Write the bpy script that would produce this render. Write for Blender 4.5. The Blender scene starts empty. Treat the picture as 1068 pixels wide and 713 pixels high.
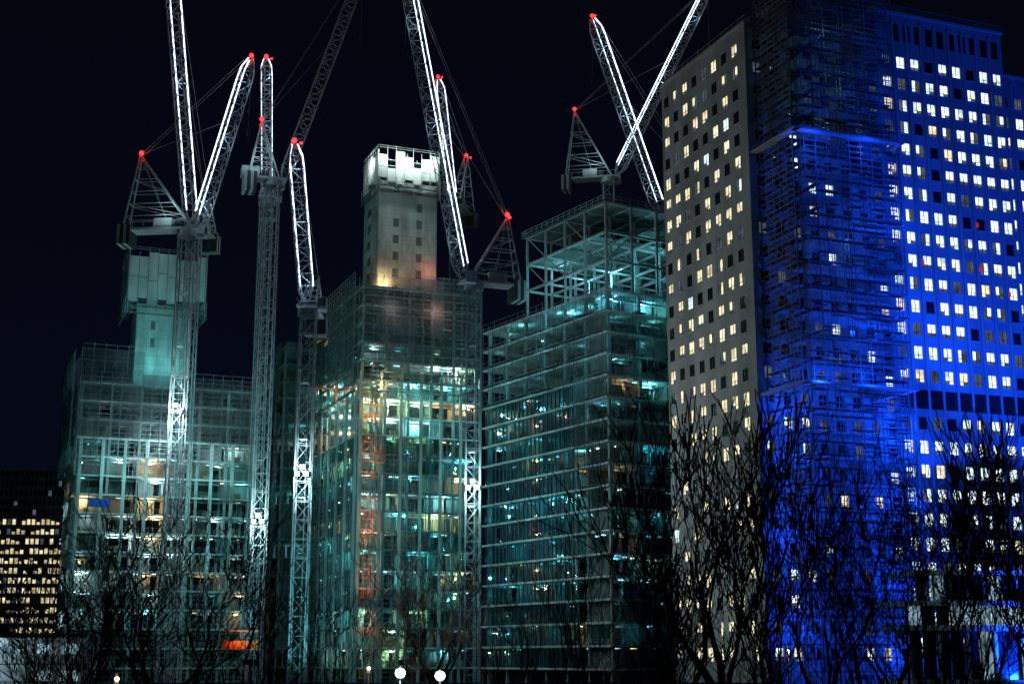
import bpy, math, random
from mathutils import Vector, Matrix
R = random.Random(7)
sc = bpy.context.scene
sc.view_settings.view_transform = 'Standard'
sc.view_settings.look = 'None'
sc.view_settings.exposure = 0

# ------------------------------------------------------------------ materials
def newmat(name):
    m = bpy.data.materials.new(name); m.use_nodes = True
    nt = m.node_tree; nt.nodes.clear()
    out = nt.nodes.new('ShaderNodeOutputMaterial')
    return m, nt, out
def pm(name, col, rough=0.8, var=0.35, scale=0.35, metal=0.0, spec=0.3, glossy=False):
    m, nt, out = newmat(name)
    tc = nt.nodes.new('ShaderNodeTexCoord')
    mp = nt.nodes.new('ShaderNodeMapping'); mp.inputs['Scale'].default_value = (1, 1, 0.35)
    n = nt.nodes.new('ShaderNodeTexNoise'); n.inputs['Scale'].default_value = scale
    n.inputs['Detail'].default_value = 2.5; n.inputs['Roughness'].default_value = 0.65
    r = nt.nodes.new('ShaderNodeValToRGB')
    r.color_ramp.elements[0].position = 0.3; r.color_ramp.elements[1].position = 0.7
    r.color_ramp.elements[0].color = tuple(c*(1-var) for c in col)+(1,)
    r.color_ramp.elements[1].color = tuple(min(1, c*(1+var)) for c in col)+(1,)
    nt.links.new(tc.outputs['Object'], mp.inputs[0]); nt.links.new(mp.outputs[0], n.inputs['Vector'])
    nt.links.new(n.outputs['Fac'], r.inputs[0])
    if glossy:
        b = nt.nodes.new('ShaderNodeBsdfPrincipled'); nt.links.new(r.outputs[0], b.inputs['Base Color'])
        b.inputs['Roughness'].default_value = rough; b.inputs['Metallic'].default_value = metal
        b.inputs['Specular IOR Level'].default_value = spec
    else:
        b = nt.nodes.new('ShaderNodeBsdfDiffuse'); nt.links.new(r.outputs[0], b.inputs[0])
    nt.links.new(b.outputs[0], out.inputs[0])
    return m
def em(name, col, s, var=0.0, scale=0.5):
    m, nt, out = newmat(name)
    e = nt.nodes.new('ShaderNodeEmission'); e.inputs[0].default_value = col+(1,); e.inputs[1].default_value = s
    if var > 0:
        tc = nt.nodes.new('ShaderNodeTexCoord')
        n = nt.nodes.new('ShaderNodeTexNoise'); n.inputs['Scale'].default_value = scale; n.inputs['Detail'].default_value = 2
        mr = nt.nodes.new('ShaderNodeMapRange'); mr.inputs[1].default_value = 0.3; mr.inputs[2].default_value = 0.7
        mr.inputs[3].default_value = s*(1-var); mr.inputs[4].default_value = s*(1+var)
        nt.links.new(tc.outputs['Object'], n.inputs['Vector']); nt.links.new(n.outputs['Fac'], mr.inputs[0])
        nt.links.new(mr.outputs[0], e.inputs[1])
    nt.links.new(e.outputs[0], out.inputs[0])
    m.cycles.emission_sampling = 'NONE'
    return m
def netmat(name, col, alpha):
    m, nt, out = newmat(name)
    d = nt.nodes.new('ShaderNodeBsdfDiffuse'); d.inputs[0].default_value = col+(1,)
    t = nt.nodes.new('ShaderNodeBsdfTransparent'); mx = nt.nodes.new('ShaderNodeMixShader'); mx.inputs[0].default_value = alpha
    nt.links.new(t.outputs[0], mx.inputs[1]); nt.links.new(d.outputs[0], mx.inputs[2])
    nt.links.new(mx.outputs[0], out.inputs[0])
    return m
def glassmat(name, tint, refl=0.35):
    m, nt, out = newmat(name)
    g = nt.nodes.new('ShaderNodeBsdfGlossy'); g.inputs[0].default_value = (0.7, 0.9, 1, 1); g.inputs['Roughness'].default_value = 0.06
    t = nt.nodes.new('ShaderNodeBsdfTransparent'); t.inputs[0].default_value = tint+(1,)
    mx = nt.nodes.new('ShaderNodeMixShader'); mx.inputs[0].default_value = refl
    nt.links.new(t.outputs[0], mx.inputs[1]); nt.links.new(g.outputs[0], mx.inputs[2]); nt.links.new(mx.outputs[0], out.inputs[0])
    return m
M = {}
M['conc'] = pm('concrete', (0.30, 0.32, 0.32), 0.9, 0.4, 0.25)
M['edge_lit'] = pm('slab_edge', (0.50, 0.52, 0.52), 0.9, 0.25, 0.5)  # pale strip colour stands in for light catching the slab edges
M['concd'] = pm('concrete_dark', (0.10, 0.115, 0.115), 0.9, 0.4, 0.3)
M['form'] = pm('formwork_panel', (0.42, 0.44, 0.43), 0.7, 0.4, 0.2)
M['part'] = pm('blockwork', (0.17, 0.18, 0.17), 0.9, 0.5, 0.3)
M['steel'] = pm('galvanised_steel', (0.26, 0.28, 0.30), 0.5, 0.3, 0.5)
M['steeld'] = pm('scaffold_tube_dull', (0.13, 0.14, 0.16), 0.5, 0.3, 0.5)
M['craneS'] = pm('crane_paint', (0.34, 0.36, 0.38), 0.5, 0.25, 0.4)
M['dark'] = pm('dark_metal', (0.05, 0.055, 0.06), 0.5, 0.3, 0.4)
M['stone'] = pm('portland_stone', (0.36, 0.355, 0.35), 0.85, 0.3, 0.12)
M['stone2'] = pm('stone_trim', (0.42, 0.41, 0.40), 0.85, 0.2, 0.2)
M['inner'] = pm('interior_dark', (0.03, 0.033, 0.04), 0.9, 0.3, 0.4)
M['wood'] = pm('plywood', (0.22, 0.17, 0.11), 0.8, 0.4, 0.6)
M['orange'] = pm('orange_paint', (0.7, 0.16, 0.05), 0.6, 0.3, 0.5)
M['bluep'] = pm('blue_paint', (0.03, 0.12, 0.5), 0.5, 0.2, 0.5)
M['bark'] = pm('bark', (0.055, 0.040, 0.036), 0.9, 0.5, 1.5)
M['asph'] = pm('asphalt', (0.05, 0.05, 0.052), 0.9, 0.3, 0.5)
M['pave'] = pm('paving', (0.2, 0.2, 0.19), 0.9, 0.3, 0.6)
M['paint'] = pm('road_paint', (0.75, 0.75, 0.72), 0.7, 0.15, 1)
M['grass'] = pm('grass', (0.04, 0.06, 0.025), 0.95, 0.4, 0.8)
M['net0'] = netmat('debris_net_thin', (0.07, 0.08, 0.09), 0.25)
M['net1'] = netmat('debris_net', (0.08, 0.088, 0.095), 0.42)
M['net2'] = netmat('debris_net_dense', (0.11, 0.112, 0.12), 0.6)
M['glass'] = glassmat('curtain_glass', (0.45, 0.86, 0.86), 0.16)
M['glassd'] = glassmat('curtain_glass_dark', (0.12, 0.50, 0.62), 0.18)
M['pane'] = pm('dark_window', (0.01, 0.014, 0.02), 0.15, 0.3, 0.5, 0, 0.6, glossy=True)
M['wwarm'] = em('window_warm', (1.0, 0.88, 0.56), 1.15, 0.5, 0.6)
M['wcool'] = em('window_cool', (0.72, 0.90, 1.0), 1.45, 0.5, 0.6)
M['wdim'] = em('window_dim', (0.30, 0.38, 0.5), 0.2, 0.6, 0.6)
M['wyel'] = em('window_yellow', (1.0, 0.84, 0.48), 0.75, 0.6, 0.35)
M['wred'] = em('window_red', (1.0, 0.03, 0.03), 0.5)
M['led'] = em('led_tube', (0.72, 0.83, 1.0), 3.0)
M['lamp'] = em('lamp_white', (0.8, 0.97, 1.0), 12)
M['tubeT'] = em('fluorescent_tube_teal', (0.35, 0.95, 1.0), 3.0)
M['tubeW'] = em('fluorescent_tube_white', (0.85, 1.0, 0.95), 4.0)
M['tubeY'] = em('bulkhead_lamp_warm', (1.0, 0.72, 0.32), 3.0)
M['lampw'] = em('lamp_warm', (1.0, 0.85, 0.6), 10)
M['beacon'] = em('beacon_red', (1.0, 0.025, 0.03), 4)
M['shop'] = em('lit_glazing', (0.5, 0.82, 1.0), 0.4, 0.9, 0.25)

# ------------------------------------------------------------------ mesh builder
class MB:
    def __init__(s): s.v = []; s.f = []
    def box(s, a, b):
        x0, x1 = sorted((a[0], b[0])); y0, y1 = sorted((a[1], b[1])); z0, z1 = sorted((a[2], b[2]))
        i = len(s.v)
        s.v += [(x0,y0,z0),(x1,y0,z0),(x1,y1,z0),(x0,y1,z0),(x0,y0,z1),(x1,y0,z1),(x1,y1,z1),(x0,y1,z1)]
        s.f += [(i,i+3,i+2,i+1),(i+4,i+5,i+6,i+7),(i,i+1,i+5,i+4),(i+1,i+2,i+6,i+5),(i+2,i+3,i+7,i+6),(i+3,i,i+4,i+7)]
    def beam(s, p, q, w, w2=None):
        p = Vector(p); q = Vector(q); d = q-p
        if d.length < 1e-5: return
        d.normalize()
        up = Vector((0,0,1)) if abs(d.z) < 0.95 else Vector((0,1,0))
        a = d.cross(up).normalized(); b = a.cross(d)
        w2 = w if w2 is None else w2
        i = len(s.v)
        for c, ww in ((p, w), (q, w2)):
            h = ww/2
            for sa, sb in ((-1,-1),(1,-1),(1,1),(-1,1)):
                s.v.append(tuple(c+a*h*sa+b*h*sb))
        s.f += [(i,i+1,i+2,i+3),(i+7,i+6,i+5,i+4)]
        for k in range(4):
            s.f.append((i+k, i+4+k, i+4+(k+1)%4, i+(k+1)%4))
    def quad(s, a, b, c, d):
        i = len(s.v); s.v += [tuple(a),tuple(b),tuple(c),tuple(d)]; s.f.append((i,i+1,i+2,i+3))
    def ball(s, c, r, n=8, m=5):
        i = len(s.v)
        for a in range(m+1):
            th = math.pi*a/m
            for k in range(n):
                ph = 2*math.pi*k/n
                s.v.append((c[0]+r*math.sin(th)*math.cos(ph), c[1]+r*math.sin(th)*math.sin(ph), c[2]+r*math.cos(th)))
        for a in range(m):
            for k in range(n):
                s.f.append((i+a*n+k, i+a*n+(k+1)%n, i+(a+1)*n+(k+1)%n, i+(a+1)*n+k))
    def tube(s, p, q, r0, r1, n=5):
        p = Vector(p); q = Vector(q); d = (q-p)
        if d.length < 1e-5: return
        d.normalize(); up = Vector((0,0,1)) if abs(d.z) < 0.95 else Vector((0,1,0))
        a = d.cross(up).normalized(); b = a.cross(d); i = len(s.v)
        for c, r in ((p, r0), (q, r1)):
            for k in range(n):
                t = 2*math.pi*k/n; s.v.append(tuple(c+(a*math.cos(t)+b*math.sin(t))*r))
        for k in range(n): s.f.append((i+k, i+(k+1)%n, i+n+(k+1)%n, i+n+k))
    def obj(s, name, mat, parent=None):
        if not s.f: return None
        me = bpy.data.meshes.new(name); me.from_pydata(s.v, [], s.f); me.update()
        me.materials.append(M[mat] if isinstance(mat, str) else mat)
        o = bpy.data.objects.new(name, me); sc.collection.objects.link(o)
        if parent: o.parent = parent
        return o
def empty(name, loc=(0,0,0), rot=0):
    e = bpy.data.objects.new(name, None); sc.collection.objects.link(e)
    e.location = loc; e.rotation_euler = (0,0,rot); e.empty_display_size = 1
    return e
_ld = {}
def plight(parent, loc, power, col, rad=0.2, name='work_or_fill_light'):
    k = (round(power), col, rad)
    if k not in _ld:
        l = bpy.data.lights.new(name, 'POINT'); l.energy = power; l.color = col; l.shadow_soft_size = rad; _ld[k] = l
    o = bpy.data.objects.new(name, _ld[k]); sc.collection.objects.link(o); o.location = loc
    if parent: o.parent = parent
    return o
def spot(parent, loc, target, power, col, ang, name='flood_or_fill_beam', rad=0.5, blend=0.8):
    l = bpy.data.lights.new(name, 'SPOT'); l.energy = power; l.color = col; l.spot_size = math.radians(ang)
    l.spot_blend = blend; l.shadow_soft_size = rad
    o = bpy.data.objects.new(name, l); sc.collection.objects.link(o); o.location = loc
    d = Vector(target)-Vector(loc); o.rotation_euler = d.to_track_quat('-Z', 'Y').to_euler()
    if parent: o.parent = parent
    return o
TEAL = (0.18, 0.86, 0.86); WHITE = (0.62, 0.97, 1.0); WARM = (1.0, 0.66, 0.30); BLUE = (0.003, 0.062, 1.0); GREEN = (0.55, 1.0, 0.50)

# ------------------------------------------------------------------ world
w = bpy.data.worlds.new("World"); sc.world = w; w.use_nodes = True
nt = w.node_tree; bg = nt.nodes['Background']
tc = nt.nodes.new('ShaderNodeTexCoord'); sp = nt.nodes.new('ShaderNodeSeparateXYZ')
rp = nt.nodes.new('ShaderNodeValToRGB')
rp.color_ramp.elements[0].position = 0.0; rp.color_ramp.elements[0].color = (0.0018, 0.0034, 0.0095, 1)
rp.color_ramp.elements[1].position = 0.5; rp.color_ramp.elements[1].color = (0.0008, 0.0014, 0.0038, 1)
nt.links.new(tc.outputs['Generated'], sp.inputs[0]); nt.links.new(sp.outputs['Z'], rp.inputs[0])
nt.links.new(rp.outputs[0], bg.inputs[0]); bg.inputs[1].default_value = 1.0
sl = bpy.data.lights.new('night_fill', 'SUN'); sl.energy = 0.028; sl.angle = math.radians(12); sl.color = (0.3, 0.65, 1.0)  # added faint bluish fill for the dark areas, no actual moon
so = bpy.data.objects.new('night_fill', sl); sc.collection.objects.link(so)
so.rotation_euler = (math.radians(48), 0, math.radians(-28))

# ------------------------------------------------------------------ helpers: scaffold, glazing
def scaffold(mb, f, a0, a1, z0, z1, off=1.3, bay=2.4, lift=2.0, wdt=0.09, deck=None, diag=True, dprob=0.9):
    """f(a,d,z): a along face, d outward."""
    n = max(1, round((a1-a0)/bay)); m = max(1, round((z1-z0)/lift))
    for i in range(n+1):
        a = a0+(a1-a0)*i/n
        mb.beam(f(a, off, z0), f(a, off, z1+R.uniform(0.2, 1.4)), wdt)
        if i % 2 == 0: mb.beam(f(a, off-1.0, z0), f(a, off-1.0, z1), wdt)
    for j in range(m+1):
        z = z0+(z1-z0)*j/m
        mb.beam(f(a0, off, z), f(a1, off, z), wdt)
        mb.beam(f(a0, off, z+1.0), f(a1, off, z+1.0), wdt*0.8)
        if deck is not None and j < m:
            for i in range(n):
                if R.random() < dprob: deck.box(f(a0+(a1-a0)*i/n, off-0.05, z-0.1), f(a0+(a1-a0)*(i+1)/n-0.01, off-1.0, z-0.03))
        if diag and j < m:
            for i in range(n):
                if (i+j) % 4 == 0:
                    mb.beam(f(a0+(a1-a0)*i/n, off+0.06, z), f(a0+(a1-a0)*(i+1)/n, off+0.06, z+(z1-z0)/m), wdt*0.8)
def nets(par, f, a0, a1, z0, z1, off=1.5, pw=3.0, ph=4.0, prob=0.9, mats=('net0', 'net1', 'net1', 'net2')):
    n = max(1, round((a1-a0)/pw)); m = max(1, round((z1-z0)/ph)); mbs = {k: MB() for k in sorted(set(mats))}
    for i in range(n):
        for j in range(m):
            if R.random() > prob: continue
            mb = mbs[R.choice(mats)]
            A = a0+(a1-a0)*i/n; B = a0+(a1-a0)*(i+1)/n; z = z0+(z1-z0)*j/m; z2 = z0+(z1-z0)*(j+1)/m
            o = off+R.uniform(0, 0.15); md = (A+B)/2; o2 = o+R.uniform(0.05, 0.3)
            mb.quad(f(A, o, z), f(md, o2, z), f(md, o2, z2-0.05), f(A, o, z2-0.05))
            mb.quad(f(md, o2, z), f(B, o, z), f(B, o, z2-0.05), f(md, o2, z2-0.05))
    for k, mb in mbs.items(): mb.obj('debris_net', k, par)
def front(y=0, x=0): return lambda a, d, z: (x+a, y-d, z)
def left(x=0, y=0): return lambda a, d, z: (x-d, y+a, z)

def floors(par, W, D, n, fh, bx, by, z0=0, power=(150, 700), cols=(TEAL, WHITE), lmin=0, lmax=99, overh=0.0, bright=None, lp=0.42, tubes=0.35):
    slab = MB(); colm = MB(); part = MB(); stuff = MB(); rail = MB(); wd = MB(); ceil = MB(); fa = MB()
    tb = {k: MB() for k in ('tubeT', 'tubeW', 'tubeY')}
    for k in range(n+1):
        z = z0+k*fh
        slab.box((-overh, -overh, z-0.32), (W+overh, D, z))
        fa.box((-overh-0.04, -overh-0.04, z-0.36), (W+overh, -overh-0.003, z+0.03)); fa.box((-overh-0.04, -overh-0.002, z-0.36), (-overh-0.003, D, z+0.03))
        for h in (0.55, 1.1):
            rail.beam((0, 0.15, z+h), (W, 0.15, z+h), 0.06); rail.beam((0.15, 0, z+h), (0.15, D, z+h), 0.06)
        x = 0
        while x < W: rail.beam((x, 0.15, z), (x, 0.15, z+1.15), 0.06); x += 2.0
        if k == n: break
        for i in range(bx+1):
            for j in range(by+1):
                if i in (0, 1, bx) or j in (0, 1, by):
                    cx = 0.6+(W-1.2)*i/bx; cy = 0.6+(D-1.2)*j/by
                    colm.box((cx-0.28, cy-0.28, z+0.002), (cx+0.28, cy+0.28, z+fh-0.322))
        for i in range(bx):
            xa = 0.9+(W-1.2)*i/bx; xb = (W-1.2)*(i+1)/bx+0.3; d = R.choice((5.5, 7.0, 8.5))
            if R.random() < 0.7: part.box((xa, d, z+0.003), (xb-R.choice((0, 0, 1.5)), d+0.2, z+fh-0.323))
            if R.random() < 0.45: part.box((xa, 2.0, z+0.003), (xa+0.18, d-0.01, z+fh-0.323))
            if R.random() < 0.5:
                wd.box((xa+R.uniform(0.5, 2), 1.2, z+0.003), (xa+R.uniform(2.4, 3.6), 2.2, z+R.uniform(0.5, 1.6)))
            for q in range(R.randint(1, 4)):
                px = R.uniform(xa, xb); stuff.beam((px, R.uniform(0.8, 3), z), (px, R.uniform(0.8, 3), z+fh-0.3), 0.09)
        yy = R.uniform(2.4, 4.6); ceil.beam((1, yy, z+fh-0.8), (W-1, yy, z+fh-0.8), 0.35)
        for j in range(by):
            ya = 0.9+(D-1.2)*j/by; yb = (D-1.2)*(j+1)/by+0.3; d = R.choice((5.5, 7.0, 8.5))
            if d+0.3 < W and R.random() < 0.7: part.box((d, max(ya, 8.9), z+0.003), (d+0.2, max(yb, 9), z+fh-0.323))
            if R.random() < 0.5: wd.box((1.1, ya+0.5, z+0.003), (2.1, ya+R.uniform(1, 2.5), z+R.uniform(0.5, 1.6)))
        if lmin <= k < lmax:
            base = R.choice((0.2, 0.4, 0.8, 1.1, 1.5)) if bright is None else bright(k)*R.uniform(0.6, 1.4)
            dom = R.choice(('tubeT', 'tubeW', 'tubeT', 'tubeW', 'tubeY'))
            q = 1.0
            while q < W-1.5:
                if R.random() < tubes*min(1.3, base): 
                    yq = R.uniform(1.2, 5); tb[dom if R.random() < 0.6 else R.choice(('tubeT', 'tubeW', 'tubeY'))].beam((q, yq, z+fh-0.6), (q+R.choice((0.3, 1.1, 1.3)), yq, z+fh-0.6), 0.13)
                q += R.uniform(1.5, 3.5)
            q = 1.0
            while q < D-1.5:
                if R.random() < tubes*0.8*min(1.3, base): 
                    xq = R.uniform(1.2, 3.5); tb[dom].beam((xq, q, z+fh-0.6), (xq, q+1.1, z+fh-0.6), 0.13)
                q += R.uniform(2, 4.5)
            for i in range(bx):
                if R.random() < lp:
                    c = R.choice(cols) if R.random() > 0.18 else WARM
                    p = R.choice(power)*base
                    plight(par, ((W)*(i+0.5)/bx+R.uniform(-1.5, 1.5), R.uniform(1.6, 4.2), z+fh-1.1), max(20, round(p, -1)), c, 0.12)
            for j in range(by):
                if R.random() < lp*0.65:
                    c = R.choice(cols) if R.random() > 0.15 else WARM
                    plight(par, (R.uniform(1.6, 4.2), D*(j+0.5)/by+R.uniform(-1.5, 1.5), z+fh-1.1), max(20, round(R.choice(power)*base, -1)), c, 0.12)
    slab.obj('floor_slabs', 'conc', par); colm.obj('columns', 'conc', par); part.obj('partitions', 'part', par); ceil.obj('ducts', 'steel', par); fa.obj('slab_edges_lit_tone', 'edge_lit', par)
    stuff.obj('props', 'steel', par); rail.obj('edge_rails', 'steel', par); wd.obj('material_stacks', 'wood', par)
    for k, mb in tb.items(): mb.obj('strip_lights', k, par)

def core_tower(par, cx, cy, w, d, z0, z1, capz0, capz1, cw, cd, capmat='form'):
    c = MB(); c.box((cx-w/2, cy-d/2, z0), (cx+w/2, cy+d/2, z1))
    c.obj('core_body', 'concd', par)
    p = MB()
    z = z0; ph = 2.0; k = 0
    while z < z1-0.1:
        zt = min(z+ph, z1)-0.03
        nx = 5; ny = 4
        for i in range(nx):
            xa = cx-w/2+w*i/nx; xb = cx-w/2+w*(i+1)/nx-0.03
            if i in (1, 3) and k % 2 == 1 and R.random() < 0.75:
                p.box((xa, cy-d/2-0.1, z), (xa+0.7, cy-d/2-0.003, zt)); p.box((xb-0.7, cy-d/2-0.1, z), (xb, cy-d/2-0.003, zt)); continue
            o = R.uniform(0.0, 0.05)
            p.box((xa, cy-d/2-0.1-o, z), (xb, cy-d/2-0.003, zt))
        for j in range(ny):
            ya = cy-d/2+d*j/ny; yb = ya+d/ny-0.03; o = R.uniform(0.0, 0.05)
            if j == 2 and k % 2 == 1: continue
            p.box((cx-w/2-0.1-o, ya, z), (cx-w/2-0.003, yb, zt)); p.box((cx+w/2+0.003, ya, z), (cx+w/2+0.1+o, yb, zt))
        z += ph; k += 1
    p.obj('core_panels', 'conc', par)
    s = MB(); st = MB(); pl = MB()
    for zz in (capz0, (capz0*0.55+capz1*0.45), capz1-2.2):
        pl.box((cx-cw/2, cy-cd/2, zz-0.25), (cx+cw/2, cy+cd/2, zz))
    for (f, L) in ((lambda a, dd, z: (cx-cw/2+a, cy-cd/2-dd, z), cw), (lambda a, dd, z: (cx-cw/2-dd, cy-cd/2+a, z), cd), (lambda a, dd, z: (cx+cw/2+dd, cy-cd/2+a, z), cd)):
        n = round(L/2.2)
        for i in range(n):
            a = L*i/n; b = L*(i+1)/n-0.12
            zt = capz1-R.choice((0, 0.15, 1.2)); zb = capz0-R.choice((0, 0.3, 1.2, 1.6))
            mid = (zb+zt)/2+R.uniform(-1, 1)
            s.box(f(a, 0.02, zb), f(b, 0.12+R.uniform(0, 0.1), mid-0.12)); 
            if R.random() < 0.85: s.box(f(a, 0.02, mid), f(b, 0.12+R.uniform(0, 0.1), zt))
            st.beam(f(a-0.06, 0.2, zb-0.6), f(a-0.06, 0.2, zt+1.1), 0.14)
        for h in (0.5, 1.0): st.beam(f(0, 0.2, capz1+h), f(L, 0.2, capz1+h), 0.08)
        for q in (1, 2):
            zz = capz0-1.6*q-0.6; pl.box(f(0.3, 0.0, zz-0.12), f(L-0.3, 0.55, zz)); st.beam(f(0, 0.55, zz+1), f(L, 0.55, zz+1), 0.07)
        for i in range(n+1):
            a = L*i/n; st.beam(f(a, -1.5, capz0-2.5), f(a, 0, capz0-0.3), 0.14); st.beam(f(a, 0.5, capz0-4), f(a, 0.5, capz0), 0.09)
    for q in range(5): st.beam((cx-cw/2+1.5+q*cw/6, cy, capz1-2), (cx-cw/2+1.5+q*cw/6, cy, capz1+R.uniform(0.5, 2.2)), 0.25)
    s.obj('jumpform_screens', capmat, par); st.obj('jumpform_frame', 'steel', par); pl.obj('jumpform_platforms', 'concd', par)

def curtain(par, f, a0, a1, z0, nfl, fh, mod, glass='glass', skip=0.0, name='curtain_wall', fm='steeld'):
    g = MB(); fr = MB(); n = round((a1-a0)/mod)
    for k in range(nfl):
        z = z0+k*fh
        for i in range(n):
            if R.random() < skip: continue
            a = a0+(a1-a0)*i/n; b = a0+(a1-a0)*(i+1)/n
            o = 0.25
            g.quad(f(a+0.06, o, z+0.02), f(b-0.06, o, z+0.02), f(b-0.06, o, z+fh-0.5), f(a+0.06, o, z+fh-0.5))
            fr.box(f(a-0.05, 0.1, z-0.35), f(a+0.05, 0.42, z+fh-0.36))
        fr.box(f(a0, 0.05, z-0.45), f(a1, 0.36, z+0.0))
    g.obj(name+'_glass', glass, par); fr.obj(name+'_mullions', fm, par)

# ------------------------------------------------------------------ 1. left concrete frame building
A = math.radians(21.5)
bL = empty('concrete_frame_building', (-92.7, 300, 0), A)
W, D, fh = 38.9, 30, 4.0
floors(bL, W, D, 16, fh, 6, 4, power=(200, 600, 1500), cols=(TEAL, WHITE, WHITE), lmin=3, lmax=13, bright=lambda k: 1.5 if k in (10, 11, 9) else 0.7, lp=0.5, tubes=0.4)
fF = front(); fLf = left()
sf = MB()
scaffold(sf, fF, 0, W, 46, 66, bay=2.2); scaffold(sf, fLf, 0, D, 46, 70, bay=2.2); scaffold(sf, fF, 0, 12, 66, 71, bay=2.2)
scaffold(sf, fF, 0, W, 0, 20, bay=2.5)
sf.obj('scaffold', 'steel', bL)
nets(bL, fF, 0, 13, 52, 71, prob=0.95); nets(bL, fF, 13, W, 52, 66, prob=0.93); nets(bL, fLf, 0, D, 50, 71, prob=0.95)
nets(bL, front(0), 25, W, 20, 50, prob=0.2)
fin = MB()
for i in range(9):
    x = 1+(W-2)*i/8
    fin.box((x-0.35, -0.55, 12), (x+0.35, -0.06, 51.5))
fin.obj('facade_fins', 'form', bL)
core_tower(bL, 17.9, 12.3, 12, 10, 64.1, 84, 85, 95.5, 17, 14)
sg = MB(); sg.box((3, -1.8, 37), (7.5, -1.5, 38.7)); sg.obj('site_sign', 'bluep', bL)
plight(bL, (22, -2.5, 80), 600, TEAL, 0.3); plight(bL, (9, 2, 80.5), 300, TEAL, 0.3); plight(bL, (13, 2.5, 69), 1100, TEAL, 0.3); plight(bL, (20, 3.5, 70), 700, TEAL, 0.3)
for x, p in ((6, 220), (29, 600), (35, 220)): plight(bL, (x, 3, 68), p, TEAL, 0.3)
plight(bL, (18, -7, 51), 4600, WHITE, 0.3); plight(bL, (28, -6, 44), 900, TEAL, 0.3); plight(bL, (8, -5, 46), 800, TEAL, 0.3); plight(bL, (30, -5, 30), 400, TEAL, 0.3)  # added fill points in front of the facade, brightening the fins
spot(bL, (10, -22, 44), (18, 8, 92), 7500, TEAL, 50)

# ------------------------------------------------------------------ 2. middle tower
bM = empty('glazed_tower_under_construction', (-32.6, 300, 0), A)
W, D, fh = 27.2, 45, 4.05
floors(bM, W, D, 21, fh, 5, 6, power=(150, 700, 1700), cols=(TEAL, WHITE, TEAL, GREEN), lmin=1, lmax=18, lp=0.6, tubes=0.55, bright=lambda k: (0.45 if k < 5 else (0.9 if k < 11 else 1.5)) if k < 17 else 0.25)
curtain(bM, fF, 3, W, 4.05*3, 10, fh, 1.5, skip=0.15); curtain(bM, fLf, 0, D, 4.05*3, 10, fh, 1.8, skip=0.15)
pil = MB()
for i in range(7):
    x = W*i/6; pil.box((x-0.3, -0.95, 0), (x+0.3, -0.45, 66))
for i in range(7):
    y = D*i/6; pil.box((-0.95, y-0.3+0.31, 0), (-0.45, y+0.61, 62))
pil.obj('facade_columns', 'conc', bM)
sf = MB(); dk = MB()
scaffold(sf, fF, 0, W, 62, 87, bay=2.2, off=1.6, deck=dk); scaffold(sf, fLf, 0, D, 62, 87, bay=2.2, off=1.6, deck=dk)
scaffold(sf, fF, 0, 12, 0, 62, bay=2.4, off=2.2, wdt=0.07); scaffold(sf, fLf, 18, D, 0, 62, bay=3, off=2.2, wdt=0.07)
sf.obj('scaffold', 'steel', bM); dk.obj('scaffold_decks', 'wood', bM)
nets(bM, fF, 0, W, 70, 87.5, off=1.8, prob=0.96); nets(bM, fLf, 0, D, 66, 87.5, off=1.8, prob=0.96)
nets(bM, fF, 14, W, 62, 70, off=1.8, prob=0.4)
for x, y, z, p, c in ((22, 1.2, 67.2, 2600, WHITE), (18, 1.2, 67.2, 1300, WHITE), (7, 1.5, 59, 2200, GREEN), (4, -3, 63, 800, (1, .85, .4)), (-3.6, 40, 42, 1600, TEAL), (-3.6, 41, 52, 2400, WHITE), (-3.6, 39, 58, 900, TEAL), (-3.6, 41, 30, 900, TEAL), (-3.6, 22, 48, 500, TEAL), (2, 40, 78, 350, (1, .75, .6)), (16, -4, 80, 500, (1, .6, .5)), (6, -4, 80, 350, (.9, .8, .7)),
    (14, -6, 58, 800, TEAL), (22, -6, 48, 600, (0.3, 0.8, 0.8)), (12, -6, 36, 450, TEAL)):  # this row: added fill points hanging outside the front face
    plight(bM, (x, y, z), p, c, 0.25)
an = MB()
for k in range(20): an.box((-11, 26, k*4-0.3), (-2.3, 45, k*4))
for i in range(4):
    for j in range(3): an.box((-10.9+i*2.8, 26.1+j*9, 0), (-10.4+i*2.8, 26.6+j*9, 76))
an.obj('annex_frame', 'concd', bM)
nets(bM, front(26, -11), 0, 9, 8, 77, off=0.6, prob=0.9); nets(bM, left(-11, 26), 0, 19, 8, 77, off=0.6, prob=0.9)
core_tower(bM, 13.8, 18.2, 14, 12, 85.2, 114, 115, 121.5, 14.6, 12.6)
for x in (7, 11, 15, 19): plight(bM, (x, 9.6, 119.4+R.uniform(-1,1)), 1300, (0.8, 1.0, 0.92), 0.3)
plight(bM, (5.0, 17, 119), 1100, (0.8, 1.0, 0.92), 0.3); plight(bM, (11, 15, 123), 1300, (0.8, 1.0, 0.92), 0.3)
plight(bM, (8, 10, 89.0), 1500, WARM, 0.3); plight(bM, (5, 13, 88), 600, WARM, 0.3); plight(bM, (19, 9.5, 93), 330, (1, .30, .2), 0.3)
spot(bM, (13, -25, 75), (13.8, 12, 106), 12000, (0.8, 1.0, 0.92), 45)
ho = MB()
for a in (0.0, 1.2): 
    for b in (0.0, 1.2): ho.beam((1.2+a, -4-b, 0), (1.2+a, -4-b, 66), 0.14)
z = 0
while z < 66:
    ho.beam((1.2, -4, z), (2.4, -4, z+1.5), 0.08); ho.beam((1.2, -5.2, z), (2.4, -5.2, z), 0.08); ho.beam((2.4, -4, z), (2.4, -5.2, z+1.5), 0.08)
    ho.beam((1.2, -4, z), (1.2, -5.2, z), 0.08); z += 1.5
ho.obj('hoist_mast', 'steel', bM)
hc = MB(); hf = MB()
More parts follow.
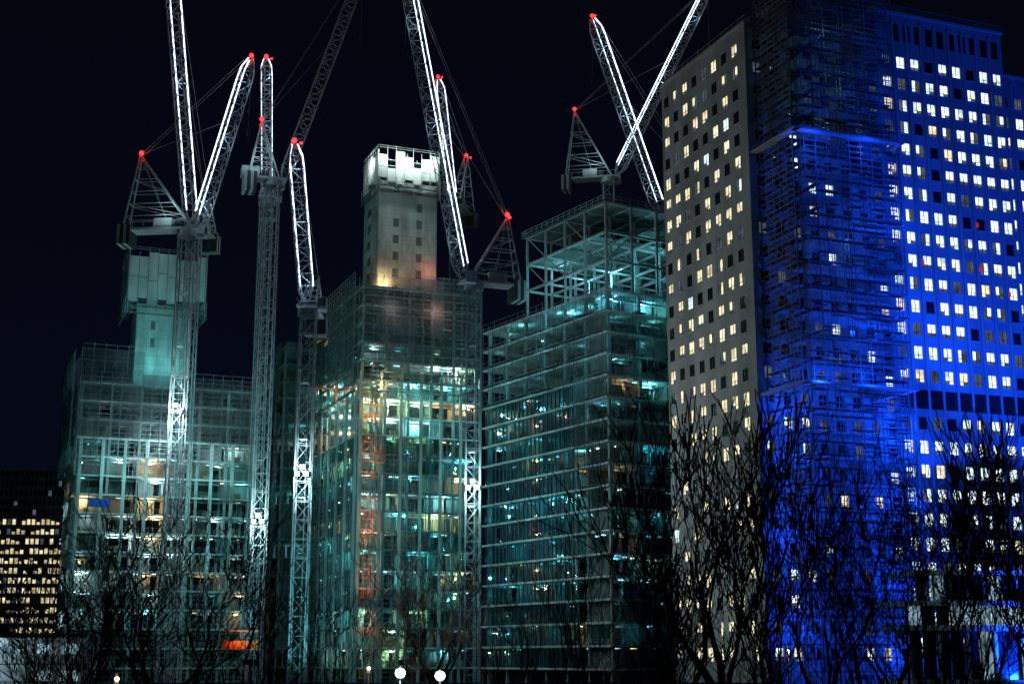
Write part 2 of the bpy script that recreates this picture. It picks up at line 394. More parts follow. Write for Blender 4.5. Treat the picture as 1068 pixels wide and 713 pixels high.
for zz in (9, 46):
    hf.box((2.7, -5.6, zz), (4.3, -3.4, zz+0.1)); hf.box((2.7, -5.6, zz+2.4), (4.3, -3.4, zz+2.5))
    for q in range(5): hf.box((2.7+q*0.37, -5.62, zz+0.1), (2.8+q*0.37, -5.55, zz+2.4))
for k in range(15):
    z = 2+k*4.05
    for q in range(6): hc.box((0.4+q*0.5, -3.0, z), (0.58+q*0.5, -2.9, z+1.5))
    hc.box((0.3, -3.0, z+1.52), (3.5, -2.88, z+1.66)); hc.box((0.3, -3.4, z-0.16), (3.5, -2.4, z-0.02))
hc.obj('hoist_gates', 'orange', bM); hf.obj('hoist_cars', 'orange', bM)
for k in (2, 4, 5, 7, 8, 10, 11, 13): plight(bM, (1.8, -3.7, 4.6+k*4.05), R.choice((200, 320, 420)), (1, .45, .2), 0.12)
rj = MB(); rj.beam((-12, -3, 61), (-2, -3, 61.6), 0.3, 0.2); rj.beam((-6, -3, 58), (-6, -3, 61.5), 0.3); rj.beam((-12, -3, 61), (-6, -3, 62.7), 0.1); rj.beam((-6, -3, 62.7), (-6, -3, 61), 0.2); rj.obj('placing_boom', 'orange', bM)
plight(bM, (-6, -5, 60), 150, (1, .2, .1), 0.15)

# ------------------------------------------------------------------ 3. blue-glazed building with steel frame crown
A2 = math.radians(31.7)
bB = empty('steel_frame_office_building', (17.9, 260, 0), A2)
W, D, fh = 30, 44.5, 4.1
floors(bB, W, D, 18, fh, 4, 6, power=(60, 220, 520), cols=(TEAL, (0.12, 0.75, 1.0), TEAL), lmin=1, lmax=18, overh=0.9, lp=0.55, tubes=0.4)
curtain(bB, fLf, 10, D, fh*1, 13, fh, 1.5, glass='glassd', skip=0.03); curtain(bB, fF, 6, W, fh*1, 10, fh, 1.5, glass='glassd', skip=0.1)
sf = MB(); dk = MB(); scaffold(sf, fF, 0, W, 36.9, 73.8, bay=2.4, off=2.2, deck=dk, wdt=0.08, lift=4.1, dprob=0.5); scaffold(sf, fLf, 0, 12, 36.9, 73.8, bay=2.4, off=2.2, wdt=0.08, deck=dk, lift=4.1, dprob=0.5)
scaffold(sf, fLf, 12, D, 57.4, 73.8, bay=2.4, off=2.2, wdt=0.08, deck=dk, lift=4.1, dprob=0.5)
sf.obj('scaffold', 'steeld', bB); dk.obj('scaffold_decks', 'dark', bB)
nets(bB, fF, 0, W, 40, 74, off=2.3, prob=0.2, mats=('net0', 'net1')); nets(bB, fLf, 0, 20, 40, 74, off=2.3, prob=0.2, mats=('net0', 'net1'))
st = MB(); rs = MB()
Zs = (73.9, 79.6, 85.2, 91)
for lev, z in enumerate(Zs):
    if lev:
        for y in (0, 7, 14, 21, 28):
            st.beam((0, y, z), (W, y, z), 0.4)
        for i in range(6):
            st.beam((W*i/5, 0, z), (W*i/5, 28, z), 0.4)
    if lev == 2: rs.box((0.5, 4, z+0.21), (W, 28, z+0.4))
for i in range(6):
    for y in (0, 7, 14, 21, 28):
        x = W*i/5; st.beam((x, y, 73.9), (x, y, 91), 0.42)
for i in range(5):
    if i % 2 == 0:
        st.beam((W*i/5, 0, 79.6), (W*(i+1)/5, 0, 85.2), 0.2); st.beam((W*(i+1)/5, 0, 79.6), (W*i/5, 0, 85.2), 0.2)
for j in range(4):
    y = 7*j; st.beam((0, y, 79.6), (0, y+7, 85.2), 0.2)
    if j % 2: st.beam((0, y, 85.2), (0, y+7, 91), 0.2)
for y in (-0.9, 28.9):
    for h in (0.6, 1.2): st.beam((-0.9, y, 91+h), (W, y, 91+h), 0.09)
for h in (0.6, 1.2): st.beam((-0.9, -0.9, 91+h), (-0.9, 28.9, 91+h), 0.09)
k = -0.9
while k < 29: st.beam((-0.9, k, 91), (-0.9, k, 92.3), 0.09); k += 2
k = -0.9
while k < W: st.beam((k, -0.9, 91), (k, -0.9, 92.3), 0.09); k += 2
st.obj('steel_crown', 'craneS', bB)
rs.box((-0.9, -0.9, 90.95), (W, 28.9, 91.15)) ; rs.obj('crown_decks', 'concd', bB)
for (x, y, z, p) in ((6, 5, 78, 1300), (15, 4, 83.5, 500), (4, 14, 77, 1400), (6, 24, 83, 800), (24, 5, 78, 800), (4, 36, 76, 1200), (20, 12, 89, 200)):
    plight(bB, (x, y, z), p, (0.25, 0.88, 0.95), 0.25)
spot(bB, (-25, -20, 60), (2, 15, 74), 8000, (0.2, 0.8, 0.95), 60)  # added exterior fill spot, brings out the slab edges
for (x, y, z, p) in ((-5, 20, 66, 500), (-5, 34, 60, 450), (-5, 6, 56, 350), (8, -6, 62, 350), (-5, 26, 36, 200), (18, -6, 46, 250)):
    plight(bB, (x, y, z), p, (0.15, 0.80, 0.9), 0.25)  # added fill points outside the faces, no fittings modelled

# ------------------------------------------------------------------ 4. stone office tower
T = empty('stone_office_tower', (39, 222, 0), A)
wall = MB(); trim = MB(); inner = MB(); lit = {k: MB() for k in ('pane', 'wwarm', 'wcool', 'wdim', 'wred')}; mull = MB()
def facade(f, a0, a1, ztop, rows, cols, fh, ww, wh, probs, zpar, louvre=None, pilaster=False, rec=0.3, blinds=(0, 0, 0.28, 0.28)):
    cw = (a1-a0)/cols
    for i in range(cols+1):
        c = a0+cw*i
        h = (cw-ww)/2
        lo = max(a0, c-h); hi = min(a1, c+h)
        wall.box(f(lo, 0, 0), f(hi, -0.5, zpar))
        if pilaster and 0 < i < cols: trim.box(f(c-0.22, 0.003, 0), f(c+0.22, 0.2, zpar-1.2))
    for i in range(cols):
        c = a0+cw*(i+0.5)
        for k in range(rows+1):
            zt = (ztop-(k-1)*fh-wh/2) if k else zpar
            zl = (ztop-k*fh+wh/2) if k < rows else 0
            wall.box(f(c-ww/2+0.002, -0.004, zl), f(c+ww/2-0.002, -0.496, zt))
        for k in range(rows):
            z = ztop-k*fh; zl = z-wh/2; zh = z+wh/2
            if louvre is not None and k == louvre:
                lit['pane'].box(f(c-cw*0.45, 0.02, z-1.6), f(c+cw*0.45, 0.06, z+1.6))
                for q in range(8): mull.box(f(c-cw*0.45, 0.062, z-1.5+q*0.4), f(c+cw*0.45, 0.14, z-1.42+q*0.4))
                continue
            trim.box(f(c-ww/2-0.12, 0.004, zl-0.2), f(c+ww/2+0.12, 0.14, zl-0.01))
            r = R.random(); acc = 0; kind = 'pane'
            for kk, pp in probs:
                acc += pp
                if r < acc: kind = kk; break
            for sd in (0, 1):
                aL = c-ww/2+0.004+sd*ww/2; aR = aL+ww/2-0.008
                zz = zl+wh*R.choice(blinds) if kind in ('wwarm', 'wcool') else zl
                kd = kind
                if kind in ('wwarm', 'wcool') and R.random() < 0.1: kd = 'wdim'
                lit[kd].box(f(aL, -rec-0.04, zz), f(aR, -rec-0.08, zh))
                if zz > zl: lit['wdim'].box(f(aL, -rec-0.045, zl), f(aR, -rec-0.085, zz-0.003))
            mull.box(f(c-0.05, -rec+0.03, zl), f(c+0.05, -rec-0.03, zh))
            mull.box(f(c-ww/2+0.003, -rec+0.028, zl+wh*0.28), f(c+ww/2-0.003, -rec-0.032, zl+wh*0.28+0.07))
pl = (('wwarm', 0.54), ('wcool', 0.04), ('wdim', 0.08))
pr = (('wcool', 0.66), ('wwarm', 0.10), ('wdim', 0.10))
facade(left(), 1.8, 30, 106.5, 26, 8, 4.0, 1.75, 2.15, pl, 110, rec=0.1)
wall.box((0, 0.0, 0), (0.5, 1.795, 110))
facade(front(), 0.505, 27, 106.5, 26, 8, 4.0, 1.5, 1.9, (('wdim', 0.15), ('wcool', 0.12), ('wwarm', 0.03)), 110)
facade(front(), 27.0, 54, 108, 26, 9, 4.0, 1.7, 2.15, pr, 117, louvre=15, pilaster=True, rec=0.18)
facade(front(6), 54.01, 84, 107, 26, 9, 4.0, 1.7, 2.15, pr, 112, louvre=15, pilaster=True, rec=0.18)
for (a, k) in ((33.5, 9), (45.6, 9), (51.5, 10), (45.6, 7)): lit['wred'].box((a-0.25, -0.13, 108-4*k-0.6), (a+0.25, -0.1, 108-4*k+0.3))
inner.box((0.6, 0.6, 0), (53.9, 30, 109.5)); inner.box((27.2, 0.6, 109.5), (53.9, 26, 116.5)); inner.box((53.95, 6.6, 0), (84, 30, 111.5))
wall.box((53.5, 0.51, 0), (54.0, 12, 117)); wall.box((26.5, 0.0, 110.01), (27.0, 12, 117))
trim.box((-0.25, -0.25, 110.0), (26.4, 30, 110.5)); trim.box((26.6, -0.3, 117.0), (54.3, 26, 117.5)); trim.box((54.32, 5.7, 112.0), (84, 30, 112.5))
wall.box((3, 3, 110.5), (26, 27, 113.2)); wall.box((8, 5, 113.2), (22, 24, 117))
for i in range(10): 
    lit['pane'].box((30+i*2.4, -0.03, 112), (31.4+i*2.4, -0.006, 115.2))
wall.box((30, 4, 117.5), (50, 20, 121))
wall.obj('stone_walls', 'stone', T); trim.obj('stone_trim', 'stone2', T); inner.obj('interior', 'inner', T); mull.obj('window_frames', 'dark', T)
for k, mb in lit.items(): mb.obj('windows_'+k, k, T)
rr = MB()
for (x0, y0, x1, y1, z) in ((0.2,0.2,26,0.2,110.5),(0.2,0.2,0.2,29,110.5),(27,0,54,0,117.5)):
    for h in (0.6, 1.2): rr.beam((x0,y0,z+h), (x1,y1,z+h), 0.07)
for i in range(14): rr.beam((0.2, 2*i+0.2, 110.5), (0.2, 2*i+0.2, 111.8), 0.07); rr.beam((27+2*i, 0, 117.5), (27+2*i, 0, 118.8), 0.07)
for (x, y, hh) in ((5, 4, 7), (5.8, 4, 5), (12, 6, 9), (35, 6, 8), (42, 8, 10), (43, 8, 7)): rr.beam((x, y, 112), (x, y, 113+hh), 0.12)
rr.obj('roof_rails_and_aerials', 'steel', T)
sf = MB(); dk = MB()
fS = front(-10.1, 1.8+1.3); fSL = left(1.8+1.3, -10.1)
scaffold(sf, fS, 0, 17, 0, 122, bay=2.1, lift=2.0, wdt=0.11, deck=dk, dprob=0.7)
scaffold(sf, fSL, 0, 10, 0, 122, bay=2.1, lift=2.0, wdt=0.11, deck=dk, dprob=0.7)
scaffold(sf, front(-5, 3.1), 0, 22, 0, 116, bay=2.6, lift=4.0, wdt=0.1, deck=dk)
scaffold(sf, left(8, -9), 0, 9, 0, 116, bay=2.6, lift=4.0, wdt=0.1, deck=dk)
scaffold(sf, front(0, 18), 0, 9, 0, 117, bay=2.2, lift=2.0, wdt=0.1, deck=dk, off=2.4, dprob=0.5)
sf.obj('scaffold', 'steel', T); dk.obj('scaffold_decks', 'dark', T)
nets(T, front(-11.5, 1.7), 0, 18.5, 84, 122, off=0.1, prob=0.45, mats=('net0', 'net1')); nets(T, left(1.7, -11.5), 0, 11, 84, 122, off=0.1, prob=0.6, mats=('net0', 'net1'))
nets(T, front(-11.5, 1.7), 0, 18.5, 4, 84, off=0.1, prob=0.12, mats=('net0', 'net1'))
fan = MB()
for z in (87, 46.5):
    fan.box((0.6, -12.9, z), (20.2, -11.6, z+0.35)); fan.box((0.3, -12.9, z), (1.6, 0-0.05, z+0.351)); fan.box((20.21, -12.9, z), (21.2, -2.6, z+0.35))
fan.obj('protection_fans', 'stone', T)
for (x, y, tx, ty, tz, p, an_) in ((22, -60, 36, 0, 32, 330000, 56), (48, -55, 42, 0, 54, 200000, 75), (72, -50, 68, 0, 54, 180000, 75), (58, -55, 22, -3, 64, 200000, 38), (20, -38, 14, -6, 24, 90000, 70)):
    spot(T, (x, y, 3), (tx, ty, tz), p, BLUE, an_, name='blue_floodlight')
for z in (10, 24, 36, 44): plight(T, (4, -5.5, z), 3200, BLUE, 0.3, 'blue_lamp')
plight(T, (3, -13.6, 47.5), 1500, BLUE, 0.3, 'blue_lamp'); plight(T, (12, -14, 48), 1500, BLUE, 0.3, 'blue_lamp'); plight(T, (4, -13.8, 85), 900, BLUE, 0.3, 'blue_lamp'); plight(T, (14, -14, 85), 1100, BLUE, 0.3, 'blue_lamp')
for z in (6, 18, 30, 42, 60, 76): plight(T, (23, -6, z), 4200, BLUE, 0.3, 'blue_lamp')
spot(T, (-58, 18, 4), (0, 19, 80), 21000, (1.0, 0.84, 0.86), 44, name='street_floodlight')
spot(T, (-58, 18, 4), (0, 16, 30), 15000, (0.90, 0.95, 0.92), 58, name='street_floodlight')
for z in (52, 71, 91, 99, 107): plight(T, (R.uniform(9, 15), -8, z), 130, (0.3, 0.75, 1.0), 0.15)

# ------------------------------------------------------------------ 5. distant office block (left)
O = empty('distant_office_block', (-200, 448, 0), math.radians(4))
b = MB(); b.box((0, 0.6, 0), (66, 30, 64)); b.obj('body', 'inner', O)
sp_ = MB(); y1 = MB(); y2 = MB(); y3 = MB()
for k in range(20):
    z = 3+k*3.05
    sp_.box((0, 0, z), (66, 0.59, z+1.3))
    on = 3 <= k <= 14
    for i in range(44):
        r = R.random(); tgt = y1 if (r < 0.8 and on) else (y3 if r > 0.93 else y2)
        zt = z+3.03-R.choice((0, 0, 0, 0.5, 0.9))
        tgt.box((i*1.5+0.22, 0.35, z+1.32), (i*1.5+1.34, 0.5, zt))
for i in range(45): sp_.box((i*1.5-0.18, -0.05, 3), (i*1.5+0.18, 0.3, 64))
sp_.obj('spandrels', 'concd', O); y1.obj('lit_windows', 'wyel', O); y2.obj('dark_windows', 'pane', O); y3.obj('dim_windows', 'wdim', O)

# ------------------------------------------------------------------ cranes
def lattice(mb, C0, C1, u, v, wd, panel, cw, bw, taper=0.0, led=None, ledsides=()):
    C0 = Vector(C0); C1 = Vector(C1); L = (C1-C0).length; n = max(2, round(L/panel))
    def cor(t, k):
        s = wd/2
        if taper:
            s *= min(1, 0.45+t*L/(taper), 0.35+(1-t)*L/(taper))
        sg = ((-1,-1),(1,-1),(1,1),(-1,1))[k]
        return C0.lerp(C1, t)+u*s*sg[0]+v*s*sg[1]
    for i in range(n):
        t0 = i/n; t1 = (i+1)/n
        for k in range(4):
            mb.beam(cor(t0, k), cor(t1, k), cw)
            k2 = (k+1) % 4
            mb.beam(cor(t0, k), cor(t0, k2), bw)
            if i % 2 == 0: mb.beam(cor(t0, k), cor(t1, k2), bw)
            else: mb.beam(cor(t0, k2), cor(t1, k), bw)
            if led is not None and k in ledsides and 0.03 < t0 < 0.96:
                led.beam(cor(t0, k), cor(t1, k).lerp(cor(t0, k), 0.05), 0.215)
def crane(x, y, zs, tip, led=True, mw=2.5, ah=14.5, ab=6.5, hook=14, lamps=(), wjib=2.2, ledw=(0, 1), apb=True):
    P0 = Vector((x, y, 0)); T_ = Vector(tip)-P0
    e = empty('tower_crane', (x, y, 0), 0)
    h = Vector((T_.x, T_.y, 0)).normalized(); s = Vector((-h.y, h.x, 0)); Z = Vector((0, 0, 1))
    def P(a, b, z): return h*a+s*b+Z*z
    m = MB(); ld = MB(); dkm = MB(); bc = MB()
    lattice(m, (0,0,0), (0,0,zs), Vector((1,0,0)), Vector((0,1,0)), mw, 3.2, 0.22, 0.09)
    z = 3
    while z < zs-2: m.box((-0.8, -0.8, z), (0.4, 0.8, z+0.08)); z += 9.6
    m.beam((0.3, 0.3, 0), (0.3, 0.3, zs), 0.08)
    m.tube(Z*zs, Z*(zs+1.2), 1.8, 1.8, 14)
    def obox(mb, a0, a1, b0, b1, z0, z1):
        i = len(mb.v)
        for zz in (z0, z1):
            for aa, bb in ((a0,b0),(a1,b0),(a1,b1),(a0,b1)): mb.v.append(tuple(P(aa, bb, zz)))
        mb.f += [(i,i+3,i+2,i+1),(i+4,i+5,i+6,i+7),(i,i+1,i+5,i+4),(i+1,i+2,i+6,i+5),(i+2,i+3,i+7,i+6),(i+3,i,i+4,i+7)]
    rb = ab+2.2
    obox(m, -rb-0.4, 2.6, -1.7, 1.7, zs+1.2, zs+1.6)
    obox(m, -6.0, -2.6, -1.2, 1.2, zs+1.6, zs+3.5)
    obox(dkm, -2.2, -0.8, -1.3, 1.3, zs+1.6, zs+2.8)
    for q in range(4): obox(dkm if q % 2 else m, -rb-0.9+q*0.62, -rb-0.35+q*0.62, -1.9, 1.9, zs-1.4, zs+2.3)
    obox(m, 0.6, 2.7, 1.8, 3.3, zs+0.6, zs+2.8); obox(dkm, 1.7, 2.76, 1.9, 3.2, zs+1.3, zs+2.6)
    for b in (-1.7, 1.7):
        for q in range(7): m.beam(P(-rb+q*rb/6, b, zs+1.6), P(-rb+q*rb/6, b, zs+2.7), 0.07)
        m.beam(P(-rb, b, zs+2.7), P(2.4, b, zs+2.7), 0.07)
    ap = [P(-ab, b, zs+ah) for b in (-0.5, 0.5)]
    for b, a_ in ((-1.5, ap[0]), (1.5, ap[1])):
        f0 = P(1.0, b, zs+1.6); r0 = P(-rb, b, zs+1.6)
        m.beam(f0, a_, 0.3); m.beam(r0, a_, 0.24)
        for q in range(1, 6):
            t = q/6; m.beam(f0.lerp(a_, t), r0.lerp(a_, t), 0.1)
            if q % 2: m.beam(f0.lerp(a_, t), r0.lerp(a_, min(0.98, (q+1)/6)), 0.09)
    for q in range(1, 7):
        t = q/6
        m.beam(P(1.0, -1.5, zs+1.6).lerp(ap[0], t), P(1.0, 1.5, zs+1.6).lerp(ap[1], t), 0.12)
        m.beam(P(-rb, -1.5, zs+1.6).lerp(ap[0], t), P(-rb, 1.5, zs+1.6).lerp(ap[1], t), 0.12)
    J0 = P(2.2, 0, zs+2.2); j = (T_-J0).normalized(); n_ = s.cross(j).normalized()
    lattice(m, J0, T_, s, n_, wjib, 2.3, 0.17, 0.09, taper=4.0, led=ld if led else None, ledsides=ledw)
    L = (T_-J0).length
    top = lambda t, b: J0+j*(L*t)+n_*(-wjib/2 if n_.z < 0 else wjib/2)+s*b
    for b, a_ in ((-0.5, ap[0]), (0.5, ap[1])):
        m.beam(a_, top(0.98, b), 0.05); m.beam(a_, P(-4, b, zs+3.5), 0.06)
    m.beam(ap[0], top(0.6, -0.5), 0.05)
    if hook:
        m.beam(T_, T_-Z*hook, 0.06); dkm.tube(T_-Z*hook, T_-Z*(hook+1.6), 0.4, 0.25, 8); dkm.beam(T_-Z*(hook+1.6), T_-Z*(hook+2.6), 0.2)
    apx = (ap[0]+ap[1])/2
    bc.ball(T_+Z*0.6, 0.45); bc.ball(T_+Z*0.2+s*1.1, 0.25)
    if apb: bc.ball(apx+Z*0.6, 0.45); bc.ball(apx-Z*0.3+s*1.2, 0.28); plight(e, apx+Z*0.6-h*0.2+Vector((0,-0.9,0)), 240, (1, .03, .03), 0.2, 'beacon_glow')
    m.obj('lattice', 'craneS', e); dkm.obj('counterweights_and_cab_glass', 'dark', e); bc.obj('aviation_beacons', 'beacon', e)
    if led: ld.obj('led_strips', 'led', e)
    plight(e, T_+Vector((0,-0.9,0.6)), 240, (1, .03, .03), 0.2, 'beacon_glow')
    if led:
        for t in (0.12, 0.5, 0.85): plight(e, J0.lerp(T_, t)-n_*0.2, 230, (0.5, 0.75, 1), 0.08, 'jib_light')
    plight(e, P(-3, -3.2, zs+5), 420, WHITE, 0.12)
    lm = MB(); fr = MB()
    for (z, p) in lamps:
        for (dx, dz) in ((-0.75, 0), (0.75, 0), (0, 1.1)):
            fr.box((dx-0.42, -1.88, z+dz-0.4), (dx+0.42, -1.6, z+dz+0.4)); fr.beam((dx, -1.2, z+dz), (dx, -1.6, z+dz), 0.14)
            lm.box((dx-0.36, -2.0, z+dz-0.34), (dx+0.36, -1.882, z+dz+0.34))
        plight(e, (0, -2.9, z), p, WHITE, 0.45, 'flood_lamp'); plight(e, (0, 0.2, z-4), p*0.07, WHITE, 0.3, 'flood_lamp'); plight(e, (0, 0.2, z+5), p*0.05, WHITE, 0.3, 'flood_lamp')
        spot(e, (0, 2.5, z), (0, 50, z+3), p*1.6, TEAL, 115)
    if lamps: lm.obj('floodlight_lenses', 'lamp', e); fr.obj('floodlight_housings', 'dark', e)
    return e
crane(-59.5, 250, 81, (-48.9, 249, 115.6), lamps=((48.5, 6000),), ab=9.5, ah=16)
crane(-64.0, 275, 89, (-67.2, 255, 142.6), ah=9, apb=False)
crane(-46, 260, 94, (-30.3, 265, 141.6), led=False, lamps=((30, 4800),), ab=2.5, ah=13)
crane(-54, 299, 103, (-50, 270, 124.7), ah=10, apb=False, ab=4)
crane(-34.6, 235, 62.5, (-34.8, 215, 86), lamps=((35.5, 4800),), ah=9, apb=False, hook=0)
crane(-6.9, 250, 71, (-19.7, 245, 129.5), lamps=((35, 4800),))
crane(-14.4, 345, 116, (-18.6, 335, 148), ah=17)
crane(23.1, 325, 117, (47.7, 320, 164.7), ah=19, ab=8)
crane(34.5, 302, 100, (17.7, 291, 143.6))

# ------------------------------------------------------------------ bare trees
def tree_mesh(seed, H, trunk_h, r0, spread, depth=5, upright=0.35):
    rr = random.Random(seed); mb = MB()
    def rec(p, d, L, r, lev):
        segs = 4; q = p.copy(); rad = r
        for sgm in range(segs):
            dv = Vector((rr.uniform(-1,1), rr.uniform(-1,1), rr.uniform(-0.6,0.8)))*0.2
            d2 = (d+dv+Vector((0,0,upright*0.22))).normalized()
            q2 = q+d2*(L/segs); r2 = rad*0.88
            mb.tube(q, q2, max(rad, 0.015), max(r2, 0.012), 6 if lev < 2 else (4 if lev < 3 else 3))
            if 1 <= lev < depth and rr.random() < 0.55:
                side = Vector((rr.uniform(-1,1), rr.uniform(-1,1), rr.uniform(-0.1,0.8))).normalized()
                rec(q2, (d2*0.6+side*0.8).normalized(), L*rr.uniform(0.35, 0.6), r2*0.4, max(lev+2, depth-1))
            q, rad, d = q2, r2, d2
        if lev >= depth: return
        n = rr.choice((2, 2, 3)) if lev else rr.choice((3, 4))
        off = rr.uniform(0, 6.28)
        for k in range(n):
            an = off+6.283*k/n+rr.uniform(-0.5, 0.5); sp = spread*rr.uniform(0.4, 1.4)
            ax = d.orthogonal().normalized(); bx = d.cross(ax)
            nd = (d*math.cos(sp)+(ax*math.cos(an)+bx*math.sin(an))*math.sin(sp)).normalized()
            rec(q, nd, L*rr.uniform(0.7, 1.05), rad*(0.78 if k == 0 else 0.6), lev+1)
    rec(Vector((0,0,0)), Vector((0,0,1)), trunk_h, r0, 0)
    mx = max(v[2] for v in mb.v); s = H/mx
    mb.v = [(v[0]*s, v[1]*s, v[2]*s) for v in mb.v]
    me = bpy.data.meshes.new('bare_tree'); me.from_pydata(mb.v, [], mb.f); me.update(); me.materials.append(M['bark'])
    return me
TM = [tree_mesh(11, 16, 2.8, 0.24, 0.42), tree_mesh(23, 16, 2.4, 0.2, 0.36, upright=0.6), tree_mesh(35, 16, 2.8, 0.22, 0.55), tree_mesh(47, 16, 2.2, 0.17, 0.32, upright=0.8), tree_mesh(59, 16, 3.0, 0.24, 0.46), tree_mesh(71, 16, 2.0, 0.18, 0.38, upright=0.5)]
def tree(i, x, y, H, rot, sx=1.0):
    o = bpy.data.objects.new('bare_tree', TM[i]); sc.collection.objects.link(o)
    o.location = (x, y, -0.05); o.scale = (H/16*sx, H/16*sx, H/16); o.rotation_euler = (0, 0, rot)
for t in ((0,-17.0,70,14.2,0.3,1.5),(2,-15.0,68,14.6,2.2,1.4),(4,-21.5,74,13.0,1.1,1.4),(1,-12.2,72,13.0,4.0,1.4),(0,-10.2,84,10.5,5.0,1.4),(2,-24,80,12,3.0,1.3),(5,-19,62,11,1,1.4),(4,-14,60,9.5,2.5,1.6),(0,-17.5,56,9,4.4,1.5),(2,-27,78,10,0.5,1.3),
          (5,-5.6,108,15,1.0,1.3),(1,-8.5,112,12.5,2.0,1.3),(4,-3,104,9,0.3,1.3),
          (1,2.4,60,11.5,0.7),(3,5.0,58,13.0,2.9,1.3),(0,6.8,62,15.5,1.4,1.15),(5,8.6,60,18.0,4.4,1.1),(3,10.8,56,16.0,0.2,1.3),(1,12.8,60,17.5,3.3,1.1),(2,14.9,63,16.0,5.2,1.1),
          (4,17.2,58,16.0,2.0,1.1),(3,19.4,61,16.6,0.9,1.3),(5,21.3,57,17.0,3.8,1.1),(2,0.2,75,12.5,1.7),(0,24.5,62,17.0,5.6),(4,23,85,19,0.6),(0,15,52,12,0.4,1.2),(2,9,50,10,2.4,1.2),(4,3,64,9.5,4.4,1.3),(0,12,46,9,1.7,1.4)):
    tree(*t)

# ------------------------------------------------------------------ street level
G = MB(); G.quad((-3000,-500,0),(3000,-500,0),(3000,4000,0),(-3000,4000,0)); G.obj('ground', 'asph')
g = MB(); g.box((-120, 40, 0.0), (120, 96, 0.10)); g.obj('lawn', 'grass')
pv = MB(); pv.box((-200, 96.5, 0), (200, 101, 0.13)); pv.box((-200, 115, 0), (200, 119, 0.13)); pv.obj('pavement', 'pave')
rd = MB(); rd.quad((-200,101.01,0.004),(200,101.01,0.004),(200,114.99,0.004),(-200,114.99,0.004)); rd.obj('road', 'asph')
rm = MB()
for i in range(60): rm.quad((-180+i*6,107.9,0.008),(-177+i*6,107.9,0.008),(-177+i*6,108.05,0.008),(-180+i*6,108.05,0.008))
rm.obj('road_markings', 'paint')
hd = empty('site_hoarding', (0, 0, 0)); hp = MB()
for i in range(60): hp.box((-110+i*2.44, 205, 0), (-110+i*2.44+2.4, 205.1, 2.6)); 
hp.obj('panels', 'bluep', hd); hq = MB()
for i in range(61): hq.box((-110.1+i*2.44, 205.12, 0), (-109.95+i*2.44, 205.3, 2.7))
hq.obj('posts', 'steel', hd)
def street_lamp(x, y, h=5.2, p=900, col='lamp', lc=WHITE, r=0.26):
    e = empty('street_lamp', (x, y, 0)); m = MB()
    m.tube((0,0,0), (0,0,1), 0.12, 0.1, 8); m.tube((0,0,1), (0,0,h-0.3), 0.07, 0.05, 8); m.tube((0,0,h-0.35), (0,0,h-0.2), 0.2, 0.24, 8); m.tube((0,0,h+0.25), (0,0,h+0.42), 0.26, 0.03, 8)
    m.obj('post', 'dark', e); b = MB(); b.ball((0,0,h), r, 12, 8); b.obj('globe', col, e)
    plight(e, (0,-0.6,h+0.1), p, lc, 0.15, 'lamp_glow')
street_lamp(-7.5, 98, 5.0, 1500, r=0.34); street_lamp(-4.9, 99.5, 4.8, 1500, r=0.34); street_lamp(-26.5, 98, 4.6, 200, 'lampw', WARM, 0.16); street_lamp(-11, 112, 5.2, 200, 'lampw', WARM, 0.13); street_lamp(22, 116, 6.5, 500, 'lampw', WARM, 0.14)
sb = empty('site_cabins', (-62, 150, 0)); cb = MB(); cw = MB(); ct = MB()
for k in range(3):
    for i in range(3):
        cb.box((i*6.1, 0, k*2.7), (i*6.1+6, 2.6, k*2.7+2.6)); cw.box((i*6.1+0.8, -0.03, k*2.7+1.0), (i*6.1+2.6, -0.01, k*2.7+2.0)); cw.box((i*6.1+3.4, -0.03, k*2.7+1.0), (i*6.1+5.2, -0.01, k*2.7+2.0))
        for q in range(13): ct.box((i*6.1+0.05+q*0.48, -0.06, k*2.7), (i*6.1+0.13+q*0.48, -0.003, k*2.7+0.95))
cb.obj('cabins', 'form', sb); cw.obj('cabin_windows', 'shop', sb); ct.obj('cladding_ribs', 'steel', sb)
plight(sb, (8, -4, 9), 900, (0.6, 0.9, 1), 0.2)
pb = empty('podium_building', (54, 196, 0), math.radians(6)); b1 = MB(); b2 = MB(); b3 = MB()
b1.box((0, 0, 9.6), (60, 14, 10.3)); b1.box((0, 0, 12.9), (60, 14, 13.6)); b1.box((2, 2, 17.2), (40, 14, 17.8)); b1.box((0, 0.5, 0), (60, 14, 3))
for i in range(16): b1.box((i*4-0.2, 0.4, 3.01), (i*4+0.2, 0.9, 9.59)); b1.box((i*2.4+2, 2.4, 13.61), (i*2.4+2.2, 2.8, 17.19))
for i in range(30):
    (b2 if R.random() < 0.12 else b3).box((i*2+0.1, 1.6, 3.1), (i*2+1.9, 1.7, 9.5)); (b2 if R.random() < 0.6 else b3).box((i*2+0.1, 1.2, 10.32), (i*2+1.9, 1.3, 12.88))
for i in range(18): (b2 if R.random() < 0.5 else b3).box((2.2+i*2.1, 3.2, 13.7), (4.1+i*2.1, 3.3, 17.1))
b1.obj('slabs_and_columns', 'conc', pb); b2.obj('lit_glazing', 'shop', pb); b3.obj('dark_glazing', 'pane', pb)
for x in (8, 26): plight(pb, (x, -5, 15), 350, (0.5, 0.75, 1), 0.2)
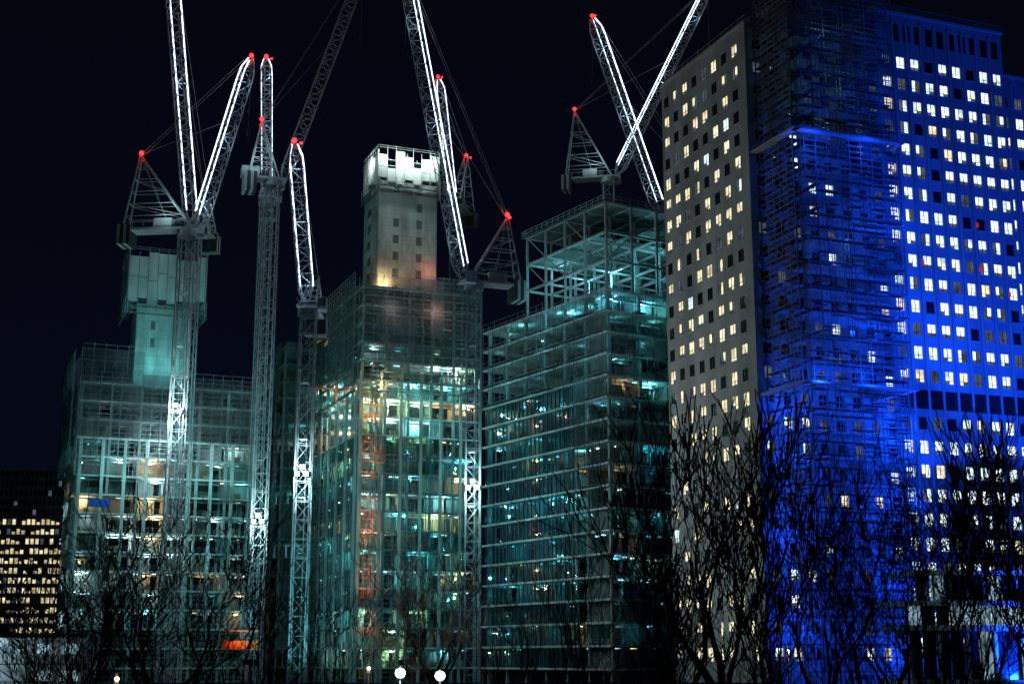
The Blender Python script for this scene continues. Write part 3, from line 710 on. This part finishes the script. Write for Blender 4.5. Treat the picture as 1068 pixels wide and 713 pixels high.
op = empty('orange_material_hoist', (-43, 230, 0)); o1 = MB(); o2 = MB()
for a in (0, 1.5):
    for c in (0, 1.5): o2.beam((a, c, 0), (a, c, 14), 0.15)
for k in range(9): o2.beam((0, 0, k*1.5), (1.5, 0, k*1.5+1.5), 0.1); o2.beam((0, 0, k*1.5), (1.5, 0, k*1.5), 0.1)
o1.box((-2.5, -1.8, 7.2), (3, -0.3, 7.5)); o1.box((-2.5, -1.8, 7.51), (-2.3, -0.3, 8.7)); o1.box((2.8, -1.8, 7.51), (3, -0.3, 8.7)); o1.box((-2.29, -1.8, 7.51), (2.79, -1.7, 8.6)); o1.box((-2.5, -1.8, 10), (3, -0.3, 10.2))
o1.obj('cage', 'orange', op); o2.obj('mast', 'steel', op); plight(op, (0, -3, 9), 160, (1, .45, .25), 0.1)
def fill_mast(x, y, h, tgt, p, col, ang):  # added mast carrying a spot for general facade fill
    e = empty('fill_light_mast', (x, y, 0)); m = MB(); m.tube((0,0,0), (0,0,h), 0.2, 0.12, 8); m.box((-1.2,-0.1,h), (1.2,0.1,h+0.2)); 
    l = MB()
    for q in (-0.8, 0, 0.8): l.box((q-0.3, 0.12, h+0.25), (q+0.3, 0.16, h+0.7)); m.box((q-0.34, -0.1, h+0.21), (q+0.34, 0.115, h+0.74))
    m.obj('pole_and_housings', 'dark', e); l.obj('lamps', 'lamp', e)
    spot(e, (0, 0.8, h+0.5), tuple(Vector(tgt)-Vector((x, y, 0))), p, col, ang)
fill_mast(-85, 215, 5, (-72, 305, 45), 24000, TEAL, 60)
fill_mast(-38, 212, 5, (-25, 305, 45), 28000, TEAL, 60)
fill_mast(-15, 208, 5, (5, 275, 50), 17000, (0.10, 0.72, 0.85), 60)

# ------------------------------------------------------------------ camera
cd = bpy.data.cameras.new('camera'); co = bpy.data.objects.new('camera', cd); sc.collection.objects.link(co)
co.location = (0, 0, 6); co.rotation_euler = (math.radians(90+12.5), 0, 0)
cd.lens = 50; cd.sensor_width = 36; cd.clip_end = 6000; cd.clip_start = 0.5
sc.camera = co
